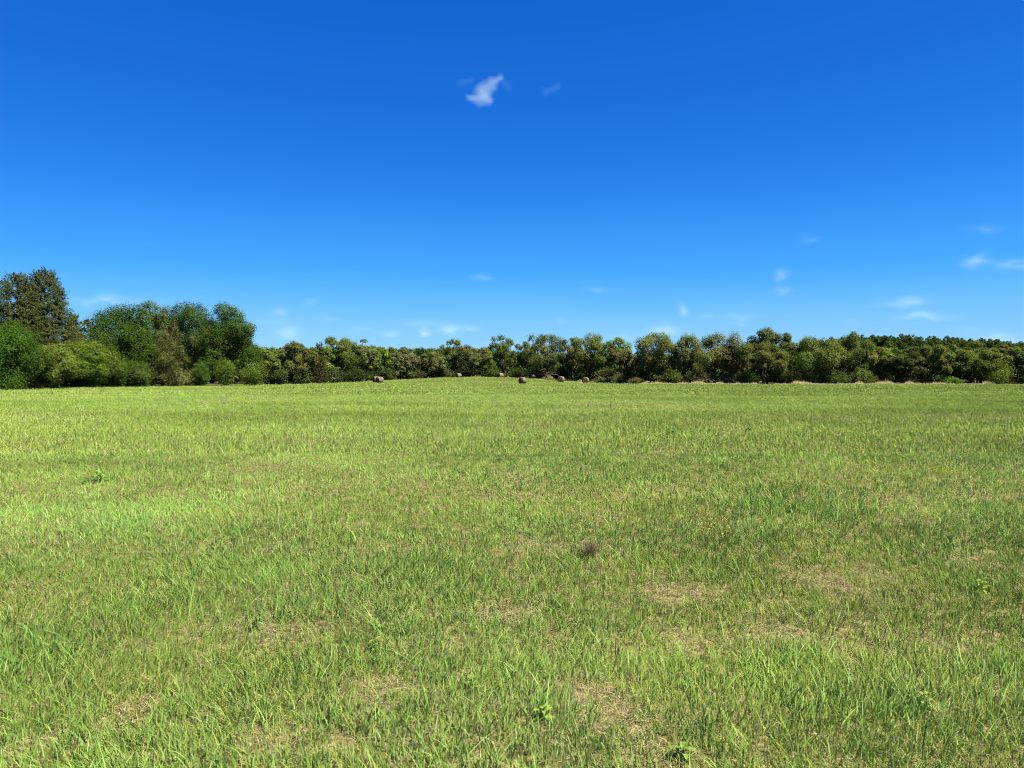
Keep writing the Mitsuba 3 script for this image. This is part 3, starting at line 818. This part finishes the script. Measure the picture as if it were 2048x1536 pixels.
scene['dry_grass'] = add_grass('dry_grass', dry_strip([(1120, 1290, -3.0, 420, 0.5), (1270, 1480, -2.5, 1000, 0.62), (1400, 1560, -2.5, 700, 0.5), (1560, 1990, -2.5, 2200, 0.62), (1960, 2100, -2.5, 250, 0.3),
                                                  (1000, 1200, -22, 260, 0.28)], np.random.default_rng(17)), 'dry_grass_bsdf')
tag('dry_grass', 'pale dry grass standing along the foot of the right-hand wood', 'dry grass', kind='stuff')


def post(parent_i, x, y, h, r, rng, bsdf):
    z = float(terrain(x, y))
    key = 'wire_fence__post' + (f'_{parent_i:03d}' if parent_i else '')
    tilt = rng.normal(0, 0.03, 2)
    t = np.linspace(0, 1, 4)[:, None]
    path = np.array([x, y, z - 0.2]) + np.hstack([tilt[0] * h * t, tilt[1] * h * t, (h + 0.2) * t])
    scene[key] = mikit.ply(tube(path, [r * 1.05, r, r * 0.98, r * 0.93], 8), bsdf, smooth=40)


rng = np.random.default_rng(41)
fx = []
for i, (px, h, r, pale) in enumerate([(1590, 1.15, .05, 0), (1632, 1.2, .045, 1), (1686, 1.25, .05, 1), (1737, 1.15, .045, 0), (1787, 1.5, .085, 0), (1832, 1.2, .05, 0), (1868, 1.1, .045, 1), (1904, 1.35, .08, 1), (1950, 1.3, .17, 1), (2000, 1.2, .05, 0), (2052, 1.2, .05, 0)]):
    d = edge_depth(px) - 1.2
    fx.append((place(px, d), d))
    post(i, place(px, d), d, h, r, rng, 'pale_wood_bsdf' if pale else 'bark_bsdf')
for k2, hz in enumerate((0.4, 0.7, 1.0)):
    path = [(x, y - 0.1, float(terrain(x, y)) + hz) for x, y in fx]
    scene['wire_fence__wire' + (f'_{k2:03d}' if k2 else '')] = mikit.ply(tube(path, [0.006] * len(path), 4), 'bark_bsdf')
tag('wire_fence', 'low wire fence on weathered posts in the dry grass at right', 'fence')
labels['wire_fence__post_008'] = {'label': 'thick pale weathered post'}


def dead_branch(name, px, back, span, height, n, label, bsdf='pale_wood_bsdf', r=0.05, seed=1):
    """Fallen or dead limbs: a few crooked boughs, each with its twigs."""
    rng = np.random.default_rng(seed)
    d = edge_depth(px) + back
    x, y = place(px, d), d
    z = float(terrain(x, y))
    key = numbered(name)
    for b in range(n):
        a = rng.uniform(-0.5, 0.5) + (math.pi if rng.random() < 0.5 else 0)
        p0 = np.array([x + rng.normal(0, span * 0.2), y + rng.normal(0, 0.5), z + 0.05])
        p1 = p0 + [math.cos(a) * span * rng.uniform(.35, .6), math.sin(a) * span * 0.3, height * rng.uniform(0.4, 1.0)]
        limb = [branch(p0, p1, r, 0.02, rng, 7, 0.2, -0.3)]
        for _ in range(4):
            q = p0 + (p1 - p0) * rng.uniform(0.3, 0.9)
            limb.append(branch(q, q + rng.normal(0, 0.28, 3) * span * [1, .6, .6] + [0, 0, 0.3], r * 0.5, 0.012, rng, 4, 0.2, 0, 4))
        scene[key + '__branch' + (f'_{b:03d}' if b else '')] = mikit.ply(join(limb), bsdf, smooth=True)
    tag(key, label, 'dead branch')


dead_branch('dead_branch', 1388, -1.5, 4.5, 2.3, 4, 'pale leaning dead limbs below the slender pale tree', seed=3)
dead_branch('dead_branch', 1448, -1.0, 4.5, 1.8, 3, 'pale arching dead limbs below the rusty brown-green tree', seed=4)
dead_branch('dead_branch', 1082, -1.0, 5.0, 2.2, 3, 'grey arching bare limbs right of the farthest bale', seed=6)
dead_branch('dead_branch', 636, -1.5, 4.0, 1.8, 2, 'pale leaning dead limb at the foot of the narrow cedar', seed=9)
dead_branch('fallen_branch', 432, -84, 0.75, 0.14, 2, 'small bleached stick lying in the open grass at left', r=0.018, seed=12)
for i, (px, w, lab) in enumerate([(1205, 40, 'left low heap of olive brush in front of the wood right of centre'), (1240, 46, 'tallest middle heap of olive brush in front of the wood'), (1272, 30, 'right small heap of brown brush beside the dry grass')]):
    plant('brush_heap', 'brush', lab, px, (752, 749, 755)[i], w, ((.085, .085, .038), (.075, .085, .032), (.09, .08, .04))[i], 'bush', -4, count=4500, leaf=0.09, bare=0.1)

# ------------------------------------------------------------------ plants standing in the field


def leaf_blade(p0, d, length, width, up, rng):
    """A broad leaf with a folded midrib, arching from p0 in direction d."""
    t = np.linspace(0, 1, 6)
    d = np.array([math.cos(d), math.sin(d)])
    s = np.array([-d[1], d[0]])
    c = np.stack([p0[0] + d[0] * length * t, p0[1] + d[1] * length * t, p0[2] + length * (up * t - 0.55 * t ** 2.2)], 1)
    w = width / 2 * np.sin(np.clip(t * 0.93 + 0.07, 0, 1) * math.pi) ** 0.7
    L = c + np.c_[s[0] * w, s[1] * w, w * 0.35]
    R = c + np.c_[-s[0] * w, -s[1] * w, w * 0.35]
    v = np.vstack([L, c, R])
    i = np.arange(5)
    f = np.vstack([np.stack([i, i + 6, i + 7], 1), np.stack([i, i + 7, i + 1], 1), np.stack([i + 6, i + 12, i + 13], 1), np.stack([i + 6, i + 13, i + 7], 1)])
    return v, f


def weed(px, py, n, length, width, height, col, label, seed):
    """A broad-leaved weed: stem with its leaves, each a part."""
    rng = np.random.default_rng(seed)
    x, y = ground_spot(px, py)
    z = float(terrain(x, y))
    length, width, height = length * 0.8, width * 0.8, height * 0.75
    key = numbered('broadleaf_weed')
    sv, sf = tube([[x, y, z - 0.01], [x + .004, y, z + height * .5], [x, y + .004, z + height]], [0.003, 0.0025, 0.0015], 5)
    scene[key + '__stem'] = mikit.ply((sv, sf), 'foliage_bsdf', color=np.tile(np.array(col) * 0.9, (len(sv), 1)))
    for i in range(n):
        h = height * (0.15 + 0.85 * i / n)
        v, f = leaf_blade([x, y, z + h], i * 2.4 + rng.normal(0, 0.3), length * rng.uniform(.7, 1.1) * (1.1 - 0.5 * i / n), width * rng.uniform(.8, 1.1), rng.uniform(0.3, 0.9), rng)
        c = np.clip(np.array(col) * np.exp(rng.normal(0, 0.15)), 0, 1)
        scene[key + '__leaf' + (f'_{i:03d}' if i else '')] = mikit.ply((v, f), 'foliage_bsdf', color=np.tile(c, (len(v), 1)))
    tag(key, label, 'weed')


WEEDS = [
    (940, 1385, 10, .075, .022, .09, (.10, .19, .04), 'leafy mid green weed in the lower centre of the foreground'),
    (1086, 1445, 9, .085, .028, .10, (.13, .24, .05), 'bright broad-leaved weed at lower centre right, beside the brown straw'),
    (748, 1305, 9, .085, .026, .10, (.13, .23, .045), 'bright broad-leaved weed left of the foreground centre'),
    (1855, 1425, 9, .08, .024, .12, (.16, .25, .07), 'pale green weed in the lower right foreground'),
    (1368, 1530, 8, .09, .028, .10, (.11, .21, .05), 'broad-leaved weed at the bottom edge right of centre'),
    (1965, 1190, 14, .10, .022, .16, (.14, .24, .05), 'feathery bright green weed near the right edge'),
    (510, 1265, 12, .09, .022, .13, (.07, .15, .04), 'dark green weed left in the foreground'),
    (1728, 1003, 9, .10, .035, .15, (.03, .075, .03), 'dark-leaved weed alone in the right middle of the field'),
    (998, 925, 8, .14, .05, .20, (.04, .085, .035), 'dark stalky weed near the middle of the field'),
    (1497, 862, 14, .24, .08, .16, (.05, .125, .04), 'dark green weed clump in the far right middle of the field'),
    (1345, 868, 14, .24, .08, .16, (.06, .15, .035), 'deep green weed clump in the far middle of the field, right of the yellow-green patch'),
    (170, 968, 10, .13, .045, .15, (.045, .11, .03), 'small dark weed left of the lush clump in the left field'),
    (200, 965, 18, .22, .04, .22, (.08, .17, .04), 'lush green weed clump in the left middle of the field'),
]
for i, w in enumerate(WEEDS):
    weed(*w, seed=500 + i)

# the dark dead tussock, and flowers
rng = np.random.default_rng(61)
x, y = ground_spot(1178, 1118)
n = 190
th = rng.random(n) * 6.28
h = rng.uniform(0.09, 0.21, n)
bx, by = x + np.cos(th) * rng.random(n) * 0.05, y + np.sin(th) * rng.random(n) * 0.05
c = blades(bx, by, terrain(bx, by) - 0.004, h, rng.uniform(0.0035, 0.006, n), np.stack([np.cos(th), np.sin(th)], 1) * (h * rng.uniform(0.2, 1.0, n))[:, None], rng.uniform(0, .2, n), th + 1.57, np.zeros(n), rng.random(n), 3)
scene['dead_tussock'] = mikit.ply((c[0], c[1]), 'foliage_bsdf', color=np.repeat(np.outer(rng.uniform(0.5, 1.6, n), [.10, .098, .064]), len(c[0]) // n, 0))
tag('dead_tussock', 'dark grey-brown dead tussock of stiff stalks right of the foreground centre', 'tussock')

for i, (px, py, lab) in enumerate([(1418, 1092, 'left yellow-flowered wild plant right of the dead tussock'), (1450, 1085, 'tallest yellow-flowered wild plant right of the dead tussock'), (1437, 1105, 'lowest yellow-flowered wild plant in front of the other two')]):
    x, y = ground_spot(px, py)
    z = float(terrain(x, y))
    key = numbered('yellow_wildflower')
    stems, heads = [], []
    for b in range(12):
        a, rr, hh = rng.uniform(0, 6.28), rng.uniform(0.01, 0.13), rng.uniform(0.12, 0.24)
        tip = np.array([x + math.cos(a) * rr, y + math.sin(a) * rr, z + hh])
        stems.append(branch([x + math.cos(a) * rr * .2, y + math.sin(a) * rr * .2, z - 0.01], tip, 0.0022, 0.0012, rng, 4, 0.08, -0.1, 4))
        for _ in range(2):
            heads.append(tip + rng.normal(0, 0.012, 3))
    sv, sf = join(stems)
    scene[key + '__stems'] = mikit.ply((sv, sf), 'foliage_bsdf', color=np.tile([.06, .09, .03], (len(sv), 1)))
    for b, q in enumerate(heads[:14]):
        pet = []
        for pz in range(5):
            pa = pz * 1.2566 + rng.uniform(-.1, .1)
            e, s = np.array([math.cos(pa), math.sin(pa), .35]) * 0.0052, np.array([-math.sin(pa), math.cos(pa), 0]) * 0.0036
            pet.append((np.array([q, q + e * .6 + s, q + e, q + e * .6 - s]), np.array([[0, 1, 2], [0, 2, 3]])))
        v, f = join(pet)
        scene[key + '__flower' + (f'_{b:03d}' if b else '')] = mikit.ply((v, f), 'foliage_bsdf', color=np.tile([.75, .55, .03], (len(v), 1)))
    tag(key, lab, 'wildflower')
